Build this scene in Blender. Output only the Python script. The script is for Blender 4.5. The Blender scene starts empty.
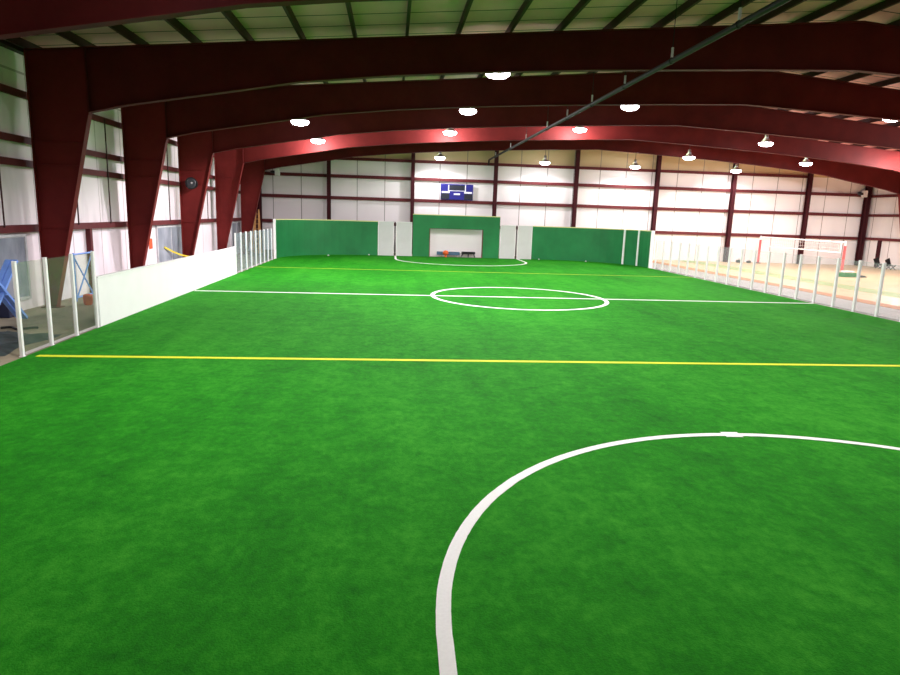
import bpy, bmesh, math, random
from mathutils import Vector, Matrix
random.seed(7)
scene = bpy.context.scene
COL = scene.collection
PI = math.pi

# ------------------------------------------------------------------ helpers
class MB:
    """collects shapes and links them as one mesh object"""
    def __init__(self): self.v = []; self.f = []; self.smooth = []
    def add(self, vs, fs, smooth=False):
        n = len(self.v); self.v += [tuple(p) for p in vs]
        for f in fs: self.f.append(tuple(i + n for i in f)); self.smooth.append(smooth)
        return self
    def box(self, x0, x1, y0, y1, z0, z1):
        vs = [(x, y, z) for z in (z0, z1) for y in (y0, y1) for x in (x0, x1)]
        return self.add(vs, [(0,2,3,1),(4,5,7,6),(0,1,5,4),(2,6,7,3),(0,4,6,2),(1,3,7,5)])
    def bar(self, a, b, w, h, up=(0,0,1)):
        a = Vector(a); b = Vector(b); d = (b-a).normalized(); u = Vector(up)
        if abs(d.dot(u)) > .98: u = Vector((0,1,0))
        s = d.cross(u).normalized()*w/2; t = s.cross(d).normalized()*h/2
        vs = [p+q for p in (a,b) for q in (-s-t, s-t, s+t, -s+t)]
        return self.add(vs, [(3,2,1,0),(4,5,6,7),(0,1,5,4),(1,2,6,5),(2,3,7,6),(3,0,4,7)])
    def prism_y(self, poly, y0, y1):
        n = len(poly); vs = [(x,y0,z) for x,z in poly]+[(x,y1,z) for x,z in poly]
        fs = [tuple(range(n)), tuple(range(2*n-1,n-1,-1))]+[(i,i+n,(i+1)%n+n,(i+1)%n) for i in range(n)]
        return self.add(vs, fs)
    def prism_z(self, poly, z0, z1):
        n = len(poly); vs = [(x,y,z0) for x,y in poly]+[(x,y,z1) for x,y in poly]
        fs = [tuple(range(n-1,-1,-1)), tuple(range(n,2*n))]+[(i,(i+1)%n,(i+1)%n+n,i+n) for i in range(n)]
        return self.add(vs, fs)
    def tube(self, pts, r, n=10, smooth=True):
        pts = [Vector(p) for p in pts]; rr = r if isinstance(r,(list,tuple)) else [r]*len(pts)
        vs = []; fs = []
        for i, p in enumerate(pts):
            d = (pts[min(i+1,len(pts)-1)]-pts[max(i-1,0)]).normalized()
            u = Vector((0,0,1)) if abs(d.z) < .9 else Vector((0,1,0))
            s = d.cross(u).normalized(); t = s.cross(d)
            for k in range(n):
                a = 2*PI*k/n; vs.append(p+(s*math.cos(a)+t*math.sin(a))*rr[i])
        for i in range(len(pts)-1):
            for k in range(n):
                fs.append((i*n+k, i*n+(k+1)%n, (i+1)*n+(k+1)%n, (i+1)*n+k))
        self.add(vs, fs, smooth)
        m = len(pts)-1
        self.add([vs[k] for k in range(n)], [tuple(range(n-1,-1,-1))])
        return self.add([vs[m*n+k] for k in range(n)], [tuple(range(n))])
    def lathe(self, prof, c=(0,0,0), n=24, smooth=True, caps=True):
        vs = [(c[0]+r*math.cos(2*PI*k/n), c[1]+r*math.sin(2*PI*k/n), c[2]+z) for r, z in prof for k in range(n)]
        fs = [(i*n+k, i*n+(k+1)%n, (i+1)*n+(k+1)%n, (i+1)*n+k) for i in range(len(prof)-1) for k in range(n)]
        self.add(vs, fs, smooth)
        if caps:
            self.add(vs[:n], [tuple(range(n-1,-1,-1))]); self.add(vs[-n:], [tuple(range(n))])
        return self
    def ribbon(self, pts, w, z, closed=False, t=.006):
        """flat line of width w on the turf following pts (x,y)"""
        P = [Vector((x,y)) for x,y in pts]; n = len(P); vs = []; fs = []
        for i, p in enumerate(P):
            a = P[(i-1) % n] if (closed or i) else p; b = P[(i+1) % n] if (closed or i < n-1) else p
            d = (b-a).normalized(); s = Vector((-d.y, d.x))*w/2
            vs += [(p.x-s.x,p.y-s.y,z+t), (p.x+s.x,p.y+s.y,z+t), (p.x-s.x,p.y-s.y,z-.01), (p.x+s.x,p.y+s.y,z-.01)]
        for i in range(n if closed else n-1):
            j = (i+1) % n; a, b = 4*i, 4*j
            fs += [(a,b,b+1,a+1), (a+2,b+2,b,a), (a+1,b+1,b+3,a+3)]
        return self.add(vs, fs)
    def build(self, name, m, parent=None, bevel=0):
        me = bpy.data.meshes.new(name); me.from_pydata(self.v, [], self.f); me.update()
        for p, s in zip(me.polygons, self.smooth): p.use_smooth = s
        bm = bmesh.new(); bm.from_mesh(me); bmesh.ops.recalc_face_normals(bm, faces=bm.faces); bm.to_mesh(me); bm.free()
        me.materials.append(m)
        o = bpy.data.objects.new(name, me); COL.objects.link(o)
        if parent: o.parent = parent
        if bevel:
            b = o.modifiers.new('bevel', 'BEVEL'); b.width = bevel; b.segments = 2; b.limit_method = 'ANGLE'
        return o
def tag(o, label=None, cat=None, group=None, kind=None):
    if label: o['label'] = label
    if cat: o['category'] = cat
    if group: o['group'] = group
    if kind: o['kind'] = kind
    return o
def thing(name, loc, label, cat, group=None, rz=0):
    o = bpy.data.objects.new(name, None); COL.objects.link(o); o.location = loc; o.rotation_euler = (0,0,rz)
    o.empty_display_size = .2
    return tag(o, label, cat, group)
def struct(o): return tag(o, kind='structure')
def copy_tree(o, parent=None):
    c = o.copy(); COL.objects.link(c)
    if parent: c.parent = parent
    for ch in list(o.children): copy_tree(ch, c)
    return c
ORD = ['first','second','third','fourth','fifth','sixth','seventh','eighth','ninth','tenth','eleventh','twelfth','thirteenth',
       'fourteenth','fifteenth','sixteenth','seventeenth','eighteenth','nineteenth','twentieth']

# ------------------------------------------------------------------ materials
class NT:
    def __init__(self, name):
        self.m = bpy.data.materials.new(name); self.m.use_nodes = True; self.t = self.m.node_tree
        self.b = self.t.nodes['Principled BSDF']; self.out = self.t.nodes['Material Output']
        self.co = None
    def n(self, typ, **kw):
        x = self.t.nodes.new(typ)
        for k, v in kw.items(): setattr(x, k, v)
        return x
    def l(self, a, b): self.t.links.new(a, b)
    def coord(self):
        if not self.co: self.co = self.n('ShaderNodeTexCoord').outputs['Object']
        return self.co
    def xyz(self):
        s = self.n('ShaderNodeSeparateXYZ'); self.l(self.coord(), s.inputs[0]); return s.outputs
    def math(self, op, a, b=None, c=None):
        x = self.n('ShaderNodeMath', operation=op)
        for i, v in enumerate((a, b, c)):
            if v is None: continue
            if isinstance(v, (int, float)): x.inputs[i].default_value = v
            else: self.l(v, x.inputs[i])
        return x.outputs[0]
    def noise(self, scale, detail=3, rough=.55, vscale=(1,1,1)):
        mp = self.n('ShaderNodeMapping'); mp.inputs['Scale'].default_value = vscale; self.l(self.coord(), mp.inputs[0])
        x = self.n('ShaderNodeTexNoise'); x.inputs['Scale'].default_value = scale; x.inputs['Detail'].default_value = detail
        x.inputs['Roughness'].default_value = rough; self.l(mp.outputs[0], x.inputs['Vector']); return x.outputs[0]
    def ramp(self, fac, stops):
        r = self.n('ShaderNodeValToRGB'); e = r.color_ramp.elements
        e[0].position, e[0].color = stops[0][0], (*stops[0][1], 1); e[1].position, e[1].color = stops[-1][0], (*stops[-1][1], 1)
        for p, c in stops[1:-1]:
            q = e.new(p); q.color = (*c, 1)
        self.l(fac, r.inputs[0]); return r.outputs[0]
    def mix(self, fac, a, b, blend='MIX'):
        x = self.n('ShaderNodeMix', data_type='RGBA', blend_type=blend)
        for s, v in ((x.inputs['Factor'], fac), (x.inputs['A'], a), (x.inputs['B'], b)):
            if isinstance(v, (int, float)): s.default_value = v
            elif isinstance(v, tuple): s.default_value = (*v, 1)
            else: self.l(v, s)
        return x.outputs['Result']
    def bump(self, h, strength=.3, dist=.02):
        x = self.n('ShaderNodeBump'); x.inputs['Strength'].default_value = strength; x.inputs['Distance'].default_value = dist
        self.l(h, x.inputs['Height']); self.l(x.outputs[0], self.b.inputs['Normal'])
    def line(self, v, period, offset, width):
        """1 on thin lines at offset + k*period along coordinate v"""
        a = self.math('SUBTRACT', v, offset - period/2 + 1000*0)
        a = self.math('MODULO', self.math('ADD', a, period*200), period)
        a = self.math('ABSOLUTE', self.math('SUBTRACT', a, period/2))
        return self.math('LESS_THAN', a, width/2)
    def fin(self, col, rough=.6, metal=0, spec=.3):
        if isinstance(col, tuple): self.b.inputs['Base Color'].default_value = (*col, 1)
        else: self.l(col, self.b.inputs['Base Color'])
        self.b.inputs['Roughness'].default_value = rough; self.b.inputs['Metallic'].default_value = metal
        self.b.inputs['Specular IOR Level'].default_value = spec
        return self.m
def paint(name, c, rough=.55, var=.12, scale=3, spec=.3, metal=0):
    t = NT(name); f = t.noise(scale, 4)
    d = tuple(x*(1-var) for x in c); u = tuple(min(1, x*(1+var)) for x in c)
    return t.fin(t.ramp(f, [(.3, d), (.7, u)]), rough, metal, spec)

def m_turf():
    t = NT('artificial turf'); x = t.xyz()
    big = t.noise(.22, 3, .6, (1, .6, 1)); mid = t.noise(1.9, 4, .7); small = t.noise(9, 3, .7, (1, .7, 1)); fine = t.noise(45, 2, .7); streak = t.noise(.9, 3, .5, (1.6, .12, 1))
    v = t.math('ADD', t.math('MULTIPLY', big, .24), t.math('MULTIPLY', mid, .26))
    v = t.math('ADD', v, t.math('MULTIPLY', small, .22)); v = t.math('ADD', v, t.math('MULTIPLY', fine, .16)); v = t.math('ADD', v, t.math('MULTIPLY', streak, .12))
    c = t.ramp(v, [(.36, (.004,.105,.004)), (.5, (.015,.228,.007)), (.64, (.05,.36,.020))])
    t.bump(fine, .35, .03)
    return t.fin(c, .9, 0, .08)
def m_insul(name, axis, base, dark, seam, period, offset, upper=None, upz=None, hz=None):
    """white vinyl faced insulation: seams, soft vertical wrinkles"""
    t = NT(name); x = t.xyz(); v = x[axis]
    sc = (1, .35, .10) if axis == 1 else (.35, 1, .10)
    w = t.noise(1.1, 4, .6, sc)
    c = t.ramp(w, [(.30, dark), (.46, base), (1., base)])
    if upper:
        c = t.mix(t.math('GREATER_THAN', x[2], upz), c, upper)
    s = t.line(v, period, offset, .07)
    if hz: s = t.math('MAXIMUM', s, t.math('LESS_THAN', t.math('ABSOLUTE', t.math('SUBTRACT', x[2], hz)), .04))
    c = t.mix(t.math('MULTIPLY', s, .85), c, seam)
    t.bump(w, .25, .08)
    return t.fin(c, .55, 0, .25)
def m_ceiling():
    t = NT('roof insulation facing'); x = t.xyz()
    w = t.noise(.8, 3); c = t.ramp(w, [(.3, (.72,.34,.40)), (.7, (.82,.39,.46))])
    c = t.mix(t.line(x[1], 1.3, 23.1, .075), c, (.03,.03,.025))
    return t.fin(c, .6, 0, .2)
def m_steel(name='red oxide primed steel', k=1):
    t = NT(name); w = t.noise(.7, 5, .6); f = t.noise(9, 3)
    c = t.ramp(w, [(.3, (.10*k,.010*k,.010*k)), (.7, (.15*k,.016*k,.0145*k))])
    c = t.mix(t.math('MULTIPLY', f, .25), c, (.06,.009,.008))
    return t.fin(c, .6, 0, .12)
def m_concrete():
    t = NT('concrete slab'); w = t.noise(.5, 5, .65); f = t.noise(14, 3)
    c = t.ramp(w, [(.3, (.20,.175,.125)), (.55, (.36,.31,.22)), (.75, (.44,.385,.28))])
    c = t.mix(t.math('MULTIPLY', f, .2), c, (.22,.2,.16))
    return t.fin(c, .8, 0, .2)
def m_greenboard():
    t = NT('green end boards'); w = t.noise(.5, 3); x = t.xyz()
    c = t.ramp(w, [(.3, (.012,.165,.05)), (.7, (.019,.235,.07))])
    return t.fin(c, .45, 0, .35)
def m_wood():
    t = NT('court floor'); w = t.noise(.6, 4, .6, (.3, 1, 1)); x = t.xyz()
    c = t.ramp(w, [(.3, (.60,.44,.24)), (.7, (.75,.57,.34))])
    c = t.mix(t.math('MULTIPLY', t.line(x[0], 1.22, 24, .05), .3), c, (.35,.22,.1))
    return t.fin(c, .45, 0, .4)
def m_edge():
    t = NT('orange edging'); x = t.xyz()
    c = t.mix(t.line(x[1], .55, 0, .24), (.66,.28,.11), (.30,.12,.05))
    return t.fin(c, .7)
def m_glass(name, tint, a):
    t = NT(name); tr = t.n('ShaderNodeBsdfTransparent'); tr.inputs[0].default_value = (*tint, 1)
    gl = t.n('ShaderNodeBsdfGlossy'); gl.inputs['Roughness'].default_value = .08; gl.inputs[0].default_value = (.9,.93,1,1)
    df = t.n('ShaderNodeBsdfDiffuse'); df.inputs[0].default_value = (.8,.83,.85,1)
    m1 = t.n('ShaderNodeMixShader'); m1.inputs[0].default_value = a; t.l(tr.outputs[0], m1.inputs[1]); t.l(df.outputs[0], m1.inputs[2])
    m2 = t.n('ShaderNodeMixShader'); lw = t.n('ShaderNodeLayerWeight'); lw.inputs['Blend'].default_value = .12
    t.l(t.math('MULTIPLY', lw.outputs['Fresnel'], .11), m2.inputs[0]); t.l(m1.outputs[0], m2.inputs[1]); t.l(gl.outputs[0], m2.inputs[2])
    t.l(m2.outputs[0], t.out.inputs[0]); return t.m
def m_sheet():
    t = NT('thin white sheet'); df = t.n('ShaderNodeBsdfDiffuse'); tl = t.n('ShaderNodeBsdfTranslucent')
    for q in (df, tl): q.inputs[0].default_value = (.97,.95,.96,1)
    m = t.n('ShaderNodeMixShader'); m.inputs[0].default_value = .25; t.l(df.outputs[0], m.inputs[1]); t.l(tl.outputs[0], m.inputs[2])
    t.l(m.outputs[0], t.out.inputs[0]); return t.m
def m_emit(name, c, s):
    t = NT(name); e = t.n('ShaderNodeEmission'); e.inputs[0].default_value = (*c, 1); e.inputs[1].default_value = s
    t.l(e.outputs[0], t.out.inputs[0]); return t.m
def m_net():
    t = NT('volleyball netting'); x = t.xyz()
    s = t.math('MAXIMUM', t.line(x[1], .3, 0, .02), t.line(x[2], .3, 0, .02))
    tr = t.n('ShaderNodeBsdfTransparent'); df = t.n('ShaderNodeBsdfDiffuse'); df.inputs[0].default_value = (.75,.7,.7,1)
    m = t.n('ShaderNodeMixShader'); t.l(s, m.inputs[0]); t.l(tr.outputs[0], m.inputs[1]); t.l(df.outputs[0], m.inputs[2])
    t.l(m.outputs[0], t.out.inputs[0]); return t.m
def m_pane():
    t = NT('grey window sheeting'); w = t.noise(1.1, 4, .6, (1,1,.5))
    return t.fin(t.ramp(w, [(.3, (.20,.23,.29)), (.55, (.34,.38,.45)), (.75, (.48,.51,.58))]), .35, 0, .4)

M = dict(
    turf=m_turf(), white_line=paint('white line fibres', (.95,.97,.94), .8, .03, 30), yellow_line=paint('yellow line fibres', (.70,.80,.02), .8, .08, 30),
    yellow_faint=paint('thin yellow line fibres', (.42,.60,.03), .8, .1, 20),
    wall_left=m_insul('left wall insulation', 1, (.94,.87,.93), (.66,.60,.65), (.45,.40,.43), 2.65, 28.2, hz=8.25),
    wall_far=m_insul('far wall insulation', 0, (.95,.93,.94), (.90,.88,.89), (.25,.22,.22), 2.617, -6.05, upper=(.66,.54,.32), upz=8.7),
    wall_right=m_insul('right wall insulation', 1, (.86,.84,.83), (.76,.74,.73), (.25,.2,.2), 2.65, 28.2),
    ceiling=m_ceiling(), steel=m_steel(k=.8), steel_column_lit=m_steel('red oxide steel lightened for columns', 1.35), purlin=paint('dark red purlin steel', (.045,.012,.014), .6), girt=paint('red girt steel', (.13,.028,.032), .6, spec=.15), column=paint('dark red column steel', (.055,.012,.016), .6, spec=.1),  # arch steel is one paint: columns lightened as if lit, rafters darkened
    concrete=m_concrete(), walkway=paint('grey walkway concrete', (.43,.41,.40), .7, .1, .8), court=m_wood(), edge=m_edge(),
    green_band=paint('green court band', (.33,.42,.17), .6, .2, .6),
    greenboard=m_greenboard(), cap=paint('pale yellow top cap', (.80,.80,.38), .5, .05), white=paint('white board plastic', (.94,.94,.95), .4, .02, 1.5),
    white_post=paint('white painted post', (.93,.93,.94), .4, .03), pad=paint('off white panel', (.66,.66,.67), .5, .05, 1),
    black=paint('black plastic', (.012,.012,.014), .5), dark=paint('dark grey metal', (.04,.042,.05), .5), goal_edge=paint('brown goal edge', (.18,.06,.045), .5),
    glass=m_glass('clear acrylic pane', (.95,.96,.96), .10), glass_left=m_glass('faintly tinted acrylic pane', (.90,.93,.88), .03),
    glass_blue=m_glass('pale blue acrylic pane', (.84,.91,.96), .08),
    lamp=m_emit('lamp lens glow', (.96,.90,1.0), 30), reflector=paint('aluminium reflector', (.22,.20,.22), .35, .05, 5, .5),
    navy=paint('royal blue panel', (.018,.018,.22), .4, .1), display=paint('dark display panel', (.022,.026,.040), .3), text=paint('white plate', (.85,.86,.95), .5, .03),
    pipe=paint('grey sprinkler pipe', (.028,.025,.025), .6, .1, 2, .15), silver=paint('zinc hanger', (.6,.58,.6), .35, .08, 4, .5),
    blue=paint('light blue scaffold paint', (.20,.38,.92), .45), navy_box=paint('dark navy crate', (.02,.025,.06), .6), orange=paint('orange plastic', (.75,.13,.03), .45),
    rust=paint('red orange plastic', (.70,.07,.03), .5), tarp=paint('crumpled dark tarp', (.045,.06,.065), .6, .4, 2.5), pane=m_pane(),
    frame_grey=paint('pale window frame', (.62,.63,.66), .5), tape=paint('yellow tape', (.85,.65,.05), .5), sign=paint('orange red sign', (.75,.11,.04), .5),
    wood=paint('bare timber', (.75,.40,.15), .65, .2, 4), teal=paint('blue grey vinyl', (.07,.14,.22), .5), red=paint('red post padding', (.70,.12,.13), .55),
    net=m_net(), sheet=m_sheet(), netband=paint('white net tape', (.88,.84,.84), .6), mat=paint('green padding', (.02,.19,.04), .6), skin=paint('off white cloth', (.8,.78,.74), .8))

# ------------------------------------------------------------------ dimensions
XL, XR, RIDGE = -13.1, 48.4, 17.65            # side walls and ridge line
YN, YF = -6.0, 63.7                           # near and far walls
SL = .0845
def roof(x): return 9.2 + SL*((x if x <= RIDGE else 2*RIDGE-x) - XL)
TX0, TX1, TY0, TY1 = -9.1, 21.15, 1.3, 59.1    # turf

# ------------------------------------------------------------------ setting
f = struct(MB().box(XL-.3, XR+.3, YN-.3, YF+.3, -.3, 0).build('floor', M['concrete']))
MB().box(TX1+.12, 24.45, YN, YF-.02, -.05, .006).build('walkway', M['walkway'], f)
struct(MB().box(24.45, XR-.02, YN, YF-.02, -.05, .012).build('floor_court', M['court']))
MB().box(24.45, 25.5, YN, YF-.05, -.02, .022).build('edging', M['edge'], bpy.data.objects['floor_court'])
MB().box(28.6, 30.6, YN, YF-.05, -.02, .02).build('green_band', M['green_band'], bpy.data.objects['floor_court'])
# turf with its rounded far corners, the lines are laid into it
def corner(cx, cy, r, a0, a1, n=14): return [(cx+r*math.cos(a0+(a1-a0)*i/n), cy+r*math.sin(a0+(a1-a0)*i/n)) for i in range(n+1)]
RC = 7.0; CYC = TY1-RC
poly = [(TX0, TY0), (TX1, TY0)] + corner(TX1-RC, CYC, RC, 0, PI/2) + corner(TX0+RC, CYC, RC, PI/2, PI)
turf = struct(MB().prism_z(poly, -.04, .03).build('floor_turf', M['turf']))
ZT = .03
MB().ribbon([(TX0+.05,30.58),(TX1-.05,30.58)], .2, ZT).build('halfway_line', M['white_line'], turf)
MB().ribbon([(6.08+4.15*math.cos(2*PI*i/96), 30.58+4.15*math.sin(2*PI*i/96)) for i in range(96)], .2, ZT+.002, True).build('centre_circle', M['white_line'], turf)
MB().ribbon([(TX0+.25,16.72),(TX1-.05,16.72)], .2, ZT).build('yellow_line', M['yellow_line'], turf)
MB().ribbon([(TX0+.1,44.03),(TX1-.05,44.03)], .12, ZT).build('yellow_line', M['yellow_faint'], turf)
random.seed(3)
arc = [(6.15+5.62*math.cos(PI*i/200), 5.25+5.62*math.sin(PI*i/200)) for i in range(201)]
arc = [(x+random.uniform(-.003,.003), y+random.uniform(-.003,.003)) for x, y in arc]
near = MB().ribbon([(11.74,TY0+.05),(11.74,3.2)]+arc+[(.5,3.2),(.5,TY0+.05)], .15, ZT)
near.ribbon([(6.1,10.87),(6.42,10.86)], .26, ZT+.003)
near.build('goal_arc', M['white_line'], turf)
arc = [(5.82+5.55*math.cos(PI+PI*i/60), 55.2+5.5*math.sin(PI+PI*i/60)) for i in range(61)]
MB().ribbon([(.27,59.05)]+arc+[(11.37,59.05)], .17, ZT).build('goal_arc', M['white_line'], turf)

# walls
wl = struct(MB().box(XL-.3, XL, YN-.3, YF+.3, 0, roof(XL)+.05).build('wall_left', M['wall_left']))
wr = struct(MB().box(XR, XR+.3, YN-.3, YF+.3, 0, roof(XR)+.05).build('wall_right', M['wall_right']))
gable = [(XL-.3, 0), (XR+.3, 0), (XR+.3, roof(XR)+.05), (RIDGE, roof(RIDGE)+.05), (XL-.3, roof(XL)+.05)]
wf = struct(MB().prism_y(gable, YF, YF+.3).build('wall_far', M['wall_far']))
wn = struct(MB().prism_y(gable, YN-.3, YN).build('wall_near', M['wall_left']))
cg = [(XL-.35, roof(XL)), (RIDGE, roof(RIDGE)), (XR+.35, roof(XR)), (XR+.35, roof(XR)+.2), (RIDGE, roof(RIDGE)+.2), (XL-.35, roof(XL)+.2)]
cm = MB()
for (a, b) in ((XL-.35, RIDGE), (RIDGE, XR+.35)):
    cm.prism_y([(a, roof(max(a,XL))), (b, roof(min(b,XR))), (b, roof(min(b,XR))+.2), (a, roof(max(a,XL))+.2)], YN-.3, YF+.3)
ce = struct(cm.build('ceiling', M['ceiling']))
for k in range(-7, 26):
    x = .41 + 1.87*k
    if x < XL+.4 or x > XR-.4: continue
    MB().box(x-.05, x+.05, YN, YF, roof(x)-.26, roof(x)+.03).build('purlin', M['purlin'], ce)
for x in (XL+.16, XR-.16): MB().box(x-.14, x+.14, YN, YF, roof(x)-.34, roof(x)).build('eave_strut', M['purlin'], ce)
# wall girts
NTRIM = [0]
def trim(m, mat):
    NTRIM[0] += 1; return struct(m.build('trim_%d' % NTRIM[0], mat))
def girt_x(z, x0, x1, y, h):
    return trim(MB().box(x0, x1, y-.2, y, z-h/2, z+h/2).box(x0, x1, y-.23, y-.2, z-h/2-.05, z+h/2), M['girt'])
for z in (2.78, 5.1, 7.1): girt_x(z, XL+.25, XR-.25, YF, .25)
girt_x(8.72, -6.3, 41.6, YF, .22)
for z in (2.9, 5.15, 5.95, 7.5):
    trim(MB().box(XL, XL+.2, YN, YF-.24, z-.11, z+.11).box(XL+.2, XL+.23, YN, YF-.24, z-.14, z+.1), M['girt'])
for z in (2.78, 5.1, 7.0): trim(MB().box(XR-.2, XR, YN, YF-.24, z-.13, z+.13), M['girt'])
for y in (31.3, 28.2, 39.35, 47.2, 23.0):
    trim(MB().tube([(XL+.26, y, 2.95), (XL+.26, y, 7.55)], .03, 6), M['purlin'])
trim(MB().box(XL, XL+.2, 29.3, 29.5, 0, 2.75), M['girt'])
trim(MB().box(XR-.2, XR, 61.0, 61.35, 0, 2.64), M['column'])
# windows of the left wall
def window(n, y0, y1, z0, z1):
    w = struct(MB().box(XL-.05, XL+.06, y0, y1, z0, z1).box(XL-.05, XL+.1, y0-.1, y0, z0-.1, z1+.1).box(XL-.05, XL+.1, y1, y1+.1, z0-.1, z1+.1)
        .box(XL-.05, XL+.1, y0, y1, z0-.1, z0).box(XL-.05, XL+.1, y0, y1, z1, z1+.1).build('window_%d' % n, M['frame_grey']))
    MB().box(XL+.05, XL+.075, y0+.02, y1-.02, z0+.02, z1-.02).build('pane', M['pane'], w)
    MB().box(XL+.07, XL+.095, (y0+y1)/2-.04, (y0+y1)/2+.04, z0, z1).build('mullion', M['frame_grey'], w)
window(1, 21.0, 24.45, .48, 2.6); window(2, 37.7, 42.2, .6, 2.6); window(3, 54.7, 57.6, .6, 2.6)

# ------------------------------------------------------------------ steel portal frames
BOT = [(-10.73,6.99),(-9.4,7.30),(-7.4,7.65),(-5.1,8.05),(-3.4,8.36),(0,8.74),(3.5,9.03),(7.6,9.30),(13.4,9.60),(17.65,9.78)]
def top(x): return roof(x)-.28
def frame(y, label):
    t = thing('portal_arch', (RIDGE, y, 0), label, 'steel frame', 'red steel portal arches of the hall')
    for s in (1, -1):
        X = (lambda x: x-RIDGE) if s == 1 else (lambda x: RIDGE-x)
        c = MB()
        c.prism_y([(X(x), z) for x, z in ((-12.7,0),(-12.36,0),(-10.73,6.99),(-10.73,top(-10.73)),(-12.7,top(-12.7)))], -.012, .012)
        def strip(m, pts, w, th):
            for (a, za), (b, zb) in zip(pts, pts[1:]): m.bar((X(a),0,za), (X(b),0,zb), w, th, (0,1,0) if False else (0,0,1)) if abs(b-a) > abs(zb-za) else m.bar((X(a),0,za), (X(b),0,zb), th, w, (0,1,0))
        strip(c, [(-12.35,0),(-10.72,7.0)], .3, .03)
        strip(c, [(-12.7,0),(-12.7,top(-12.7))], .3, .03)
        for z in (2.9, 5.15, 5.95):      # stiffener plates at the girt lines
            xi = -12.36+(z/6.99)*1.63
            c.box(min(X(-12.68),X(xi)), max(X(-12.68),X(xi)), -.05, .05, z-.012, z+.012)
        c.build('column', M['steel_column_lit'], t)
        b = MB().box(min(X(-12.85),X(-12.2)), max(X(-12.85),X(-12.2)), -.2, .2, 0, .03)
        b.build('base_plate', M['steel'], t)
        r = MB()
        up = [(x, top(x)) for x, z in BOT]
        for i in range(len(BOT)-1):
            r.prism_y([(X(BOT[i][0]),BOT[i][1]),(X(BOT[i+1][0]),BOT[i+1][1]),(X(up[i+1][0]),up[i+1][1]),(X(up[i][0]),up[i][1])], -.012, .012)
        strip(r, BOT, .32, .03); strip(r, [(-12.7,top(-12.7))]+up[1:], .32, .03)
        for x, z in (BOT[0],):   # splice plates
            r.box(X(x)-.02, X(x)+.02, -.14, .14, z-.1, top(x))
        r.build('rafter', M['steel'], t)
    return t
FY = [16.2, 25.0, 33.0, 41.0, 49.0, 56.8]
FL = ['dark red steel portal arch nearest the viewer, its rafter crossing the top left corner',
      'red steel portal arch whose whole left column stands behind the near clear screens',
      'red steel portal arch, left column just past the near end of the white side board',
      'red steel portal arch with the black loudspeaker fixed to its left column',
      'red steel portal arch with pink lamp glow on its rafter, second from the far wall',
      'darkest steel portal arch, its rafter just in front of the far wall']
for y, l in zip(FY, FL): frame(y, l)

# far wall columns
WC = [-6.05, 1.82, 9.75, 17.65, 25.75, 33.6, 41.5]
for i, x in enumerate(WC):
    h = roof(x)-.3
    t = thing('steel_upright', (x, YF-.475, 0), 'slim dark red steel column on the far wall, %s column from the left' % ORD[i], 'steel column', 'columns along the far wall')
    w = .17
    MB().box(-w, w, -.22, -.19, 0, h).box(-w, w, .19, .22, 0, h).box(-.03, .03, -.2, .2, 0, h).build('shaft', M['column'], t)
    MB().box(-.24, .24, -.24, .24, 0, .025).build('base_plate', M['column'], t)
for x, l in ((XL+.55, 'dark red corner column at the left end of the far wall'), (XR-.52, 'thick dark red corner column at the right end of the far wall')):
    t = thing('corner_upright', (x, YF-.475, 0), l, 'steel column')
    h = roof(x)-.34; w = .26
    MB().box(-w, w, -.2, -.17, 0, h).box(-w, w, .17, .2, 0, h).box(-.03, .03, -.2, .2, 0, h).build('shaft', M['column'], t)
    MB().box(-.28, .28, -.23, .23, 0, .025).build('base_plate', M['girt'], t)

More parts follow.
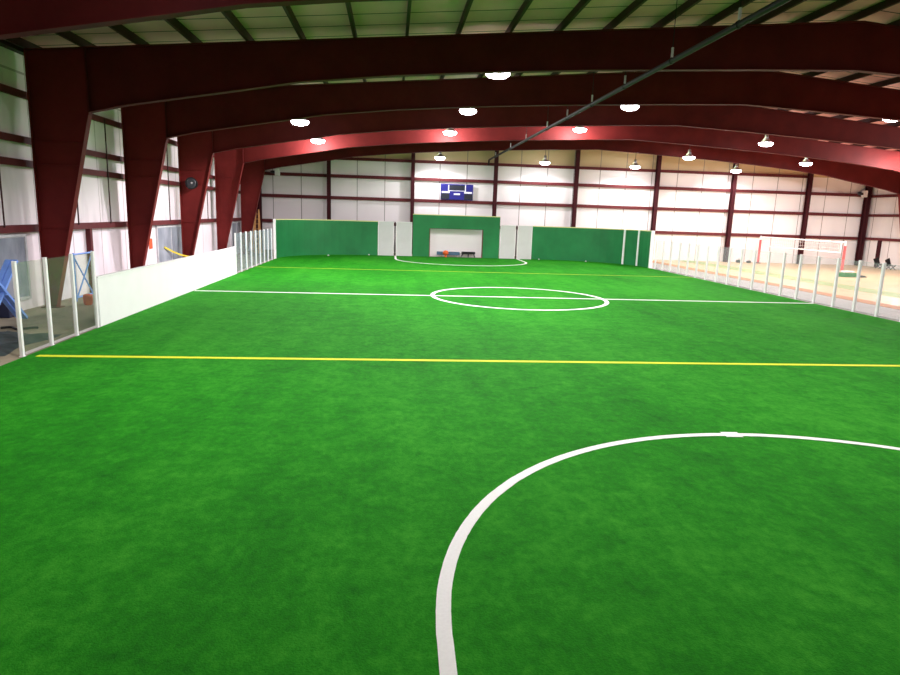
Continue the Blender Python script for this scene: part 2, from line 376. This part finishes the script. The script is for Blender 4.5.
# ------------------------------------------------------------------ high bay lamps
LAMP_E = 2300; UP_E = 12; NEAR_FILL_E = 1500
def make_lamp(top_len):
    t = thing('high_bay_lamp', (0,0,0), 'lamp', 'ceiling lamp', 'high bay lamps under the roof')
    MB().lathe([(.13,.34),(.17,.30),(.24,.20),(.46,.02),(.48,.0),(.46,.0),(.40,.015)], n=28, caps=False).build('reflector', M['reflector'], t)
    MB().lathe([(.12,.34),(.13,.36),(.13,.58),(.10,.62),(.03,.64)], n=20).build('ballast_housing', M['reflector'], t)
    MB().lathe([(.46,.012),(.48,-.04),(.45,-.12),(.36,-.19),(.2,-.23),(.02,-.24)], n=28).build('lens', M['lamp'], t)
    MB().tube([(0,0,.63),(0,0,top_len)], .02, 6).build('hanger_rod', M['dark'], t)
    return t
LAMPS = [  # direction x/y and z/y from the hall's origin line, distance y, power, label
    (.1508, .2083, 26.4, 1.8, 'glowing high bay lamp tucked under the second rafter, highest one above the far goal'),
    (.1083, .1530, 37.0, 1.1, 'bright round high bay lamp above the goal, below the third rafter'),
    (.0826, .1206, 47.4, .75, 'high bay lamp casting a pink glow on the rafter above the scoreboard'),
    (.0687, .0835, 61.3, .34, 'small high bay lamp right above the blue scoreboard near the far wall'),
    (-.1369, .1268, 37.4, 1.4, 'high bay lamp near the left wall, the bigger and nearer of two'),
    (-.1112, .1012, 47.4, .7, 'high bay lamp near the left wall with red glow on the rafter, smaller of two'),
    (.3543, .1697, 36.6, 1, 'high bay lamp just past the long ceiling pipe, below the third rafter'),
    (.2795, .1332, 47.4, .75, 'high bay lamp with broad pink glow on the rafter, beside the far pipe end'),
    (.2288, .0825, 61.3, .25, 'small high bay lamp by the far wall, between two columns right of the goal'),
    (.7795, .1724, 34.2, 1, 'large high bay lamp cut by the right edge of the picture'),
    (.5761, .1248, 46.5, 1.1, 'largest whole high bay lamp, over the right sideline'),
    (.4543, .0990, 55.3, .8, 'high bay lamp in front of the darkest rafter, above the right sideline'),
    (.3698, .0818, 61.3, .3, 'small high bay lamp by the far wall above the right green end board'),
    (.6458, .0973, 53.6, 1, 'high bay lamp over the volleyball net, under the farthest rafter'),
    (.5325, .0818, 61.3, .3, 'small high bay lamp by the far wall above the far net post'),
]
LAMPS = [(a*y, y, 3.844+b*y, p, l) for a, b, y, p, l in LAMPS]
OUT = [(39.2, 46.6, 8.7, 1.3, 'high bay lamp hung close to the right wall beyond the volleyball net'), (40, 36.0, 8.6, 1.0, 'unseen high bay lamp hung over the court on the right, beside its near green band')]  # out of view: first inferred from rafter glow, second lights the court
NEAR = [(4.5, 12.5, 9.2, .9, 'added unseen high bay lamp over the top of the near goal arc'), (14, 13.0, 9.5, .9, 'added unseen high bay lamp right of the near goal arc'), (-4.5, 13.2, 8.3, 1.0, 'added unseen high bay lamp over the left part of the near turf'), (30, 14.2, 9.3, 2.0, 'added unseen high bay lamp above the near end of the right walkway')]  # added lamps out of view that brighten the near turf and right posts
protos = {}
for i, (x, y, z, p, label) in enumerate(LAMPS):
    t = make_lamp(roof(x)-z+.02); t.location = (x, y, z); t['label'] = label
    L = bpy.data.lights.new('lamp_light', 'POINT' if 46 < y < 48 and x < 20 else 'SPOT'); L.energy = LAMP_E*p; L.shadow_soft_size = .22; L.color = (1,.93,.95) if x < 20 else (1,.93,.9)
    if L.type == 'SPOT': L.spot_size = math.radians(160); L.spot_blend = .3
    o = bpy.data.objects.new('lamp_light', L); COL.objects.link(o); o.location = (x, y, z-.42)
for x, y, z, p, label in OUT:
    t = make_lamp(roof(x)-z+.02); t.location = (x, y, z); t['label'] = label
    L = bpy.data.lights.new('lamp_light', 'POINT'); L.energy = LAMP_E*p; L.shadow_soft_size = .22; L.color = (1,.95,.95)
    o = bpy.data.objects.new('lamp_light', L); COL.objects.link(o); o.location = (x, y, z-.42)
for x, y, z, p, label in NEAR:      # added fill lamps: cone narrowed to keep the rafters dark
    t = make_lamp(roof(x)-z+.02); t.location = (x, y, z); t['label'] = label
    L = bpy.data.lights.new('lamp_light', 'SPOT'); L.energy = NEAR_FILL_E*p; L.shadow_soft_size = .3; L.color = (1,.95,.95)
    L.spot_size = math.radians(158 if x < 0 else 164); L.spot_blend = .2
    o = bpy.data.objects.new('lamp_light', L); COL.objects.link(o); o.location = (x, y, z-.42)
# the part of each lamp's light that leaks upwards
for x, y, z, p in [q[:4] for q in LAMPS + OUT]:
    L = bpy.data.lights.new('lamp_uplight', 'POINT'); L.energy = UP_E*(1 if p > .5 else .5); L.shadow_soft_size = .15; L.color = (.8,1,.55)
    o = bpy.data.objects.new('lamp_uplight', L); COL.objects.link(o); o.location = (x-.22, y, z+.32)

# ------------------------------------------------------------------ ceiling pipe
t = thing('ceiling_pipe', (9.0, 0, 9.0), 'long straight grey pipe hung under the rafters, running to the far wall', 'pipe')
MB().tube([(0,YN+.05,0),(0,20,0),(0,40,.02),(0,YF-.9,.05),(0,YF-.7,.03),(.0,YF-.62,-.12),(0,YF-.62,-.45)], .085, 12).build('pipe', M['pipe'], t)
for y in (13.2, 17.6, 21.8, 26.2, 30.5, 34.8, 39.3, 45.5, 51.5, 59.0):
    h = MB().tube([(0,y,.0),(0,y,roof(9)-9.0)], .015, 6).tube([(0,y-.04,0),(0,y+.04,0)], .105, 12).build('hanger', M['pipe'], t)
    MB().box(-.03,.03,y-.03,y+.03,.12,.42).build('turnbuckle', M['silver'], h)

# ------------------------------------------------------------------ end boards
def wall_path(pts, th, z0, z1):
    """curved upright slab; pts along the inner face, thickness outwards (left of travel)"""
    m = MB(); P = [Vector(p) for p in pts]; n = len(P); off = []
    for i in range(n):
        d = (P[min(i+1,n-1)]-P[max(i-1,0)]).normalized(); off.append(P[i]+Vector((-d.y, d.x))*th)
    vs = []
    for p, q in zip(P, off): vs += [(p.x,p.y,z0),(p.x,p.y,z1),(q.x,q.y,z1),(q.x,q.y,z0)]
    fs = [(0,1,2,3),(4*n-4,4*n-3,4*n-2,4*n-1)]
    for i in range(n-1):
        a, b = 4*i, 4*i+4
        for k in range(4): fs.append((a+k, a+(k+1)%4, b+(k+1)%4, b+k))
    m.add(vs, fs); return m
lp = [(TX0,52.15)] + corner(TX0+RC, CYC, RC, PI, PI/2, 16)[1:] + [(-1.33, TY1)]
rp = [(12.75, TY1)] + corner(TX1-RC, CYC, RC, PI/2, 0, 16)[:-1] + [(TX1, 52.1)]
BH = 3.0
t = thing('end_board', (0,0,0), 'green curved end board in the far left corner of the pitch with pale top edge', 'end board', 'green end boards')
wall_path(lp, .14, .0, BH).build('panel', M['greenboard'], t)
wall_path(lp, .15, BH, BH+.07).build('top_cap', M['cap'], t)
MB().box(TX0-.16, TX0+.02, 52.0, 52.16, 0, BH+.07).build('end_post', M['white_post'], t)
for x, y in ((-5.6,56.9), (-2.2,58.98)): MB().lathe([(.08,0),(.07,.06),(.03,.09)], (x+.1,y-.1,.03), 10).build('foot_bracket', M['pad'], t)
t = thing('end_board', (0,0,0), 'green curved end board in the far right corner of the pitch with two white strips', 'end board', 'green end boards')
wall_path(rp, .14, .0, BH).build('panel', M['greenboard'], t)
wall_path(rp, .15, BH, BH+.07).build('top_cap', M['cap'], t)
MB().box(TX1-.06, TX1+.2, 51.95, 52.12, 0, BH+.07).build('end_post', M['white_post'], t)
for a in (30.5, 16.5):
    a = math.radians(a); c = (TX1-RC+(RC-.03)*math.cos(a), CYC+(RC-.03)*math.sin(a)); d = (-math.sin(a)*.1, math.cos(a)*.1)
    MB().bar((c[0]-0, c[1], .03), (c[0], c[1], BH+.05), .2, .06, (math.cos(a), math.sin(a), 0)).build('joint_strip', M['white_post'], t)
for x, y in ((13.5,58.95), (17.6,57.9)): MB().lathe([(.08,0),(.07,.06),(.03,.09)], (x-.1,y-.1,.03), 10).build('foot_bracket', M['pad'], t)

# white panels and their dark middle posts either side of the goal
for x0, x1, l in ((-1.31,.09,'off-white end hoarding touching the left green end board'), (.31,1.73,'off-white end hoarding on the left side of the green goal surround'),
               (9.77,11.16,'off-white end hoarding on the right side of the green goal surround'), (11.38,12.72,'off-white end hoarding touching the right green end board')):
    t = thing('end_hoarding', ((x0+x1)/2, TY1, 0), l, 'end hoarding', 'white hoardings beside the goal')
    w = (x1-x0)/2
    MB().box(-w+.01, w-.01, .02, .12, .03, 3.05).build('sheet', M['pad'], t)
    fr = MB().box(-w, -w+.05, 0, .13, .0, 3.07).box(w-.05, w, 0, .13, 0, 3.07).box(-w, w, 0, .13, 3.02, 3.07)
    fr.build('edge_frame', M['white_post'], t)
for x, l in ((.2,'thin dark post between the two off-white hoardings left of the goal'), (11.27,'thin dark post between the two off-white hoardings right of the goal')):
    t = tag(MB().box(x-.04, x+.04, TY1-.01, TY1+.12, .02, 3.05).box(x-.085, x+.085, TY1-.01, TY1+.14, 0, .035).build('hoarding_post', M['dark'], bevel=.01), l, 'post')
# goal surround
t = thing('goal_surround', (5.75, TY1, 0), 'tall green end wall section with the white goal opening', 'goal wall')
GX0, GX1, GZ = 3.3-5.75, 8.2-5.75, 2.58
a, b, h = 1.8-5.75, 9.7-5.75, 3.74
MB().box(a, GX0, 0, .14, 0, h).box(GX1, b, 0, .14, 0, h).box(GX0, GX1, 0, .14, GZ, h).build('panel', M['greenboard'], t)
MB().box(a-.01, b+.01, -.01, .15, h, h+.07).build('top_cap', M['cap'], t)
t = thing('goal', (5.75, TY1+.14, 0), 'white backed goal set into the green end wall with brown edge posts', 'goal')
MB().box(GX0-.03, GX0+.08, .005, .1, 0, GZ).build('goal_post', M['goal_edge'], t); MB().box(GX1-.08, GX1+.03, .005, .1, 0, GZ).build('goal_post', M['goal_edge'], t)
MB().box(GX0-.03, GX1+.03, .005, .1, GZ-.03, GZ+.06).build('crossbar', M['goal_edge'], t)
MB().add([(GX0,.1,0),(GX0,.1,GZ+.1),(GX0,.8,GZ+.1),(GX0,.8,0),(GX1,.1,0),(GX1,.1,GZ+.1),(GX1,.8,GZ+.1),(GX1,.8,0)], [(0,1,2,3),(3,2,6,7),(7,6,5,4)]).build('back_sheet', M['sheet'], t)
# things in the goal mouth
t = thing('bench', (5.1, 59.65, 0.03), 'low blue grey bench lying inside the goal behind the orange marker', 'bench')
MB().box(-1.05, 1.05, -.18, .18, .16, .46).build('seat', M['teal'], t, .03)
for x in (-.85,.85): MB().box(x-.04, x+.04, -.15, .15, 0, .17).build('leg', M['silver'], t)
t = thing('bench', (6.95, 59.62, 0.03), 'short dark bench on splayed legs in the right half of the goal', 'bench')
MB().box(-.62, .62, -.18, .18, .28, .50).build('seat', M['black'], t, .03)
for x, dx in ((-.5,-.18),(0,0),(.5,.1)): MB().bar((x,0,.3), (x+dx,0,.005), .08, .24, (0,1,0)).build('leg', M['dark'], t)
t = thing('marker_bollard', (4.82, 59.14, .03), 'small orange round-topped marker standing in the goal mouth', 'marker')
MB().lathe([(.13,0),(.14,.03),(.1,.06),(.1,.18)], n=18).build('stand', M['orange'], t)
MB().lathe([(.1,.16),(.2,.22),(.27,.33),(.26,.45),(.19,.55),(.06,.6)], n=20).build('body', M['orange'], t)

# scoreboard
t = thing('scoreboard', (6.07, YF-.24, 5.235), 'blue scoreboard with dark displays hung on the far wall above the goal', 'scoreboard')
MB().box(-1.56, 1.56, -.12, .0, 0, 1.48).build('cabinet', M['navy'], t, .02)
for x in (-1.1, 1.1): MB().box(x-.05, x+.05, 0, .232, .3, 1.2).build('bracket', M['dark'], t)
MB().box(-.72, .74, -.15, -.1, .93, 1.38).build('display', M['display'], t)
for s in (-1, 1): MB().box(s*1.12-.40, s*1.12+.40, -.15, -.1, .06, .58).build('display', M['display'], t)
for s in (-1, 1): MB().box(s*1.08-.38, s*1.08+.38, -.15, -.1, .63, .79).build('name_plate', M['text'], t)
MB().box(-.30, .30, -.15, -.1, .47, .62).build('name_plate', M['text'], t)
e = MB()
for s in (-1, 1): e.box(s*.81-.045, s*.81+.045, -.14, -.1, .75, 1.42)
e.box(-.78, .78, -.14, -.1, .83, .88); e.build('border', M['text'], t)
# wall speakers on the far wall
for x, z, l in ((-10.9, 6.9, 'small white wall speaker at the top left of the far wall'), (47.25, 6.88, 'small white wall speaker beside the right corner column of the far wall')):
    t = thing('wall_speaker', (x, YF-.6, z), l, 'speaker')
    MB().box(-.08,.36,-.2,.2,0,.66).build('cabinet', M['white'], t, .05)
    MB().lathe([(.24,0),(.26,.1),(.2,.22)], n=18, c=(-.26,0,.2)).build('horn', M['dark'], t)
    MB().box(-.1,.1,.2,.6,.42,.52).build('bracket', M['dark'], t)

# ------------------------------------------------------------------ side posts, panes, boards
PH = 2.37
def make_post(k=1):
    o = MB().box(-.042*k,.042*k,-.046*k,.046*k,.03,PH).box(-.06*k,.06*k,-.06*k,.06*k,0,.03).box(-.046*k,.046*k,-.05*k,.05*k,PH,PH+.02).build('barrier_post', M['white_post'], bevel=.012)
    return o
def make_pane(w, h, m):
    t = bpy.data.objects.new('clear_screen', None); COL.objects.link(t)
    MB().box(-.008,.008,-w/2,w/2,.1,h).build('sheet', M[m], t)
    MB().box(-.014,.014,-w/2,w/2,.03,.1).build('bottom_channel', M['walkway'], t)
    return t
post0 = {-1: make_post(), 1: make_post(1.3)}; used = set()
def put_post(x, y, label, group):
    k = 1 if x > 0 else -1
    o = copy_tree(post0[k]) if k in used else post0[k]; used.add(k)
    o.location = (x, y, 0); tag(o, label, 'post', group); return o
PX = {'l': TX0-.09, 'r': TX1+.1}
# near left
nl = [16.7, 18.12, 19.55, 20.9]
ll = ['nearest white barrier post, at the left end of the near yellow line', 'white barrier post just in front of the first full red column',
      'white barrier post between the first full red column and the white side board', 'white barrier post at the near end of the low white side board']
for y, l in zip(nl, ll): put_post(PX['l'], y, l, 'white posts at the near left sideline')
S = 1.447
fl = [39.25+S*k for k in range(9)]
for k, y in enumerate(fl):
    put_post(PX['l'], y, ('white barrier post at the far end of the low white side board' if k == 0 else
        'white barrier post on the far left sideline, %s beyond the low white board' % ORD[k-1] if k < 8 else 'white barrier post on the left sideline next to the left green end board'), 'white posts at the far left sideline')
ry = [25.15-.15+1.45*k for k in range(19)]
for k, y in enumerate(ry):
    put_post(PX['r'], y, 'white barrier post on the right sideline, %s counted from the right edge of the picture' % ORD[k], 'white posts along the right sideline')
def panes(x, ys, m, fmt, group):
    src = None
    for k, (a, b) in enumerate(zip(ys, ys[1:])):
        if src is None: src = make_pane(min(q-p for p, q in zip(ys, ys[1:]))-.14, PH-.02, m); o = src
        else: o = copy_tree(src)
        o.location = (x, (a+b)/2, 0); tag(o, fmt(k), 'glass pane', group)
panes(PX['l'], nl, 'glass_left', lambda k: ['clear pane between the nearest two white posts on the left', 'clear pane in front of the first full red column on the left',
    'clear pane beside the near end of the low white board, blue braces seen through it'][k], 'clear panes at the near left')
panes(PX['l'], fl, 'glass_blue', lambda k: 'pale clear pane on the far left sideline, %s beyond the low white board' % ORD[k], 'clear panes at the far left')
panes(PX['r'], ry, 'glass', lambda k: 'clear pane on the right sideline, %s counted from the right edge of the picture' % ORD[k], 'clear panes along the right sideline')
# low white board
t = thing('side_board', (PX['l'], 30.05, 0), 'long low solid white side board along the left sideline', 'side board')
MB().box(-.02, .06, -9.04, 9.1, .0, 1.55).build('panel', M['white'], t)
MB().box(-.06, .08, -9.04, 9.1, 1.55, 1.6).build('top_rail', M['white_post'], t)
for k in range(6): MB().box(-.16, -.02, -8.9+k*3.5, -8.78+k*3.5, 0, 1.5).build('support', M['white_post'], t)

# ------------------------------------------------------------------ left aisle
def scaffold(loc, rz, h, w, r, label):
    t = thing('scaffold', loc, label, 'scaffold', rz=rz)
    for y in (0, w):
        MB().tube([(0,y,0),(0,y,h)], r, 8).build('upright', M['blue'], t)
    for z in (h*.05+.05, h-.06): MB().tube([(0,0,z),(0,w,z)], r*.9, 8).build('crossbar', M['blue'], t)
    MB().tube([(.03,0,h*.06),(.03,w,h*.97)], r*.75, 8).build('brace', M['blue'], t); MB().tube([(-.03,w,h*.06),(-.03,0,h*.97)], r*.75, 8).build('brace', M['blue'], t)
    return t
# trestle of thick blue bars at the picture's left edge
t = thing('trestle', (-12.2, 21.72, 0), 'blue crossed-leg trestle at the left edge, seen past the nearest post', 'trestle')
for x in (-.1, .1):
    MB().bar((x,-1.45,.06), (x,.35,1.95), .08, .17, (1,0,0)).build('leg', M['blue'], t)
    MB().bar((x+.09,.48,.06), (x+.09,-1.5,1.95), .08, .15, (1,0,0)).build('leg', M['blue'], t)
MB().bar((-.16,-.52,.98), (.26,-.52,.98), .08, .08).build('crossbar', M['blue'], t)
t = thing('storage_crate', (-12.82, 22.75, 0), 'dark navy crate on the floor below the left wall window', 'crate')
MB().box(-.2,.2,-.34,.34,0,.55).build('body', M['navy_box'], t, .03); MB().box(-.22,.22,-.36,.36,.5,.58).build('lid', M['navy_box'], t, .02)
scaffold((-12.42, 26.62, 0), 0, 1.9, 1.55, .04, 'blue tubular scaffold with thin crossed braces by the left wall')
t = thing('bucket', (-11.6, 25.75, 0), 'small red orange round bucket on the concrete beside the blue scaffold', 'bucket')
MB().lathe([(.12,0),(.15,.06),(.17,.28),(.15,.36)], n=18).build('body', M['rust'], t); MB().lathe([(.16,.35),(.15,.4),(.05,.42)], n=18).build('lid', M['rust'], t)
# crumpled dark tarp
random.seed(11)
bm = MB(); nx, ny = 16, 22; vs = []; fs = []
for j in range(ny+1):
    for i in range(nx+1):
        u, v = i/nx, j/ny; e = min(u,1-u,v,1-v)
        z = .004 + (random.uniform(.0,.09) + .06*math.sin(9*u+4*v)**2)*min(1, e*8)
        wob = .12*math.sin(7*v+2*u)
        vs.append((-12.2+2.45*u+wob, 16.8+3.0*v+.15*math.sin(6*u), z))
for j in range(ny):
    for i in range(nx): a = j*(nx+1)+i; fs.append((a,a+1,a+nx+2,a+nx+1))
bm.add(vs, fs, True)
tag(bm.build('tarp', M['tarp']), 'crumpled dark tarp spread on the concrete behind the nearest posts', 'tarp')
tag(MB().tube([(-11.8+.09*k, 20.45+.16*math.sin(k*.75), .036) for k in range(12)], .035, 8).build('hose', M['black']), 'black hose lying on the concrete at the left edge', 'hose')
tag(MB().box(XL+.005, XL+.03, 36.55, 37.0, 1.5, 2.05).box(XL+.005, XL+.035, 36.6, 36.95, 1.72, 1.84).build('wall_sign', M['sign']), 'small orange red sign on the left wall beside the second window', 'sign')
tp = MB(); P = [Vector((XL+.11,38.6,1.5)), Vector((-12.85,39.6,1.18)), Vector((-12.6,40.3,.95)), Vector((-12.1,40.8,.8))]
for a, b in zip(P, P[1:]): tp.bar(a, b, .02, .085)
tag(tp.build('caution_tape', M['tape']), 'yellow caution tape strung from the second window to the red column', 'tape')
t = thing('loudspeaker', (-11.95, 40.72, 4.85), 'round black loudspeaker mounted on the third full red column on the left', 'speaker')
MB().tube([(0,-.12,.33),(0,.2,.33)], [.36,.3], 20).build('cabinet', M['black'], t)
MB().tube([(0,-.17,.33),(0,-.11,.33)], [.24,.3], 20).build('grille', M['dark'], t)
MB().tube([(0.05,-.2,.35),(0.05,-.16,.35)], .05, 12).build('dust_cap', M['silver'], t)
MB().box(-.1,.1,.15,.262,.34,.46).build('bracket', M['black'], t)
t = thing('stepladder', (-11.85, 58.3, 0), 'tall bare timber stepladder behind the far left posts', 'ladder')
for s in (-1, 1):
    MB().bar((s*.32,-.55,0), (s*.12+.15,0,3.75), .09, .12).build('rail', M['wood'], t)
    MB().bar((s*.32,.6,0), (s*.12+.15,.04,3.7), .08, .1).build('rear_leg', M['wood'], t)
for k in range(1, 9):
    z = k*.42; w = .32-.2*z/3.75; MB().box(-w+.15*z/3.75, w+.15*z/3.75, -.6+.55*z/3.75, -.48+.55*z/3.75, z-.02, z+.02).build('step', M['wood'], t)

# ------------------------------------------------------------------ right court
NX, NY0, NY1 = 36.7, 50.2, 62.6
def netpost(y, label):
    t = thing('net_post', (NX, y, 0), label, 'net post', 'volleyball net posts')
    MB().lathe([(.3,0.012),(.3,.06),(.08,.09)], n=18).build('base', M['black'], t)
    MB().tube([(0,0,.08),(0,0,2.75)], .055, 12).build('pole', M['white_post'], t)
    MB().tube([(0,0,.1),(0,0,2.35)], .105, 14).build('padding', M['red'], t)
netpost(NY0, 'near volleyball net post with red padding, at the right'); netpost(NY1, 'far volleyball net post with red padding, by the far wall')
t = thing('volleyball_net', (NX, 0, 0), 'white bordered volleyball net stretched across the right court', 'net')
MB().box(-.006,.006,NY0+.45,NY1-.3,1.8,2.6).build('mesh', M['net'], t)
MB().box(-.015,.015,NY0+.17,NY1-.17,2.58,2.7).build('top_band', M['netband'], t)
MB().box(-.015,.015,NY0+.45,NY1-.3,1.74,1.84).build('bottom_band', M['netband'], t)
MB().box(-.018,.018,NY0+.42,NY0+.54,1.74,2.7).box(-.018,.018,NY1-.4,NY1-.28,1.74,2.7).build('side_band', M['netband'], t)
t = thing('padded_block', (35.6, 48.0, .012), 'low green padded block with white cloth on top near the net post', 'floor pad', rz=.2)
MB().box(-.6,.6,-.35,.35,0,.34).build('pad', M['mat'], t, .06); MB().box(-.5,.45,-.28,.25,.33,.48).build('cloth', M['skin'], t, .05)
tag(MB().box(36.6,37.1,47.75,48.1,.012,.1).box(36.7,37.0,47.8,48.05,.1,.16).build('ankle_weight', M['dark'], bevel=.03), 'small dark bag on the court right of the green padded block', 'bag')
def seat(x, y, rz, label):
    t = thing('folding_chair', (x, y, .012), label, 'chair', 'black folding chairs', rz)
    MB().bar((-.3,0,.42), (.28,0,.36), .5, .06).build('seat', M['black'], t); MB().bar((-.28,0,.4), (-.55,0,1.0), .5, .06, (0,1,0)).build('backrest', M['black'], t)
    for y_ in (-.24,.24):
        MB().bar((-.3,y_,0), (.3,y_,.42), .05, .05).build('leg', M['dark'], t); MB().bar((.3,y_,0), (-.35,y_,.5), .05, .05).build('leg', M['dark'], t)
seat(47.3, 59.4, 0, 'black folding chair at the right edge against the right wall, the farther one'); seat(47.3, 58.0, .15, 'black folding chair at the very right edge, the nearer one')
for x, l, s in ((34.7, 'larger black bag on the court floor by the far wall, left of the net post', .75), (35.7, 'smaller black bag on the court floor beside the far net post', .55)):
    t = thing('sports_bag', (x, 62.6, .012), l, 'bag', 'black bags by the far wall')
    MB().tube([(-.42*s,0,.2*s),(-.36*s,0,.2*s),(.36*s,0,.2*s),(.42*s,0,.2*s)], [.12*s,.2*s,.2*s,.12*s], 12).build('body', M['black'], t)
    MB().tube([(-.2*s,0,.38*s),(-.1*s,0,.5*s),(.1*s,0,.5*s),(.2*s,0,.38*s)], .02, 6).build('strap', M['dark'], t)

# ------------------------------------------------------------------ world, camera, look
w = bpy.data.worlds.new('world'); scene.world = w; w.use_nodes = True
w.node_tree.nodes['Background'].inputs[0].default_value = (.5,.5,.55,1); w.node_tree.nodes['Background'].inputs[1].default_value = .05
cam = bpy.data.cameras.new('camera'); co = bpy.data.objects.new('camera', cam); COL.objects.link(co); scene.camera = co
FP, yaw, pitch, roll, H = 647.4, .0922, .1876, .0322, 3.844
cam.sensor_width = 36; cam.lens = FP*36/900; cam.clip_end = 300
fw = Vector((math.sin(yaw)*math.cos(pitch), math.cos(yaw)*math.cos(pitch), -math.sin(pitch)))
r0 = Vector((math.cos(yaw), -math.sin(yaw), 0)); u0 = r0.cross(fw)
r = r0*math.cos(roll)+u0*math.sin(roll); u = -r0*math.sin(roll)+u0*math.cos(roll)
co.matrix_world = Matrix(((r.x,u.x,-fw.x,0),(r.y,u.y,-fw.y,0),(r.z,u.z,-fw.z,H),(0,0,0,1)))
scene.view_settings.view_transform = 'Standard'; scene.view_settings.look = 'None'; scene.view_settings.exposure = 0.13
try:
    scene.cycles.use_denoising = True; scene.cycles.denoiser = 'OPENIMAGEDENOISE'
    scene.cycles.max_bounces = 8; scene.cycles.diffuse_bounces = 5; scene.cycles.transparent_max_bounces = 24
    scene.cycles.sample_clamp_indirect = 6; scene.cycles.caustics_reflective = False; scene.cycles.caustics_refractive = False
except Exception: pass
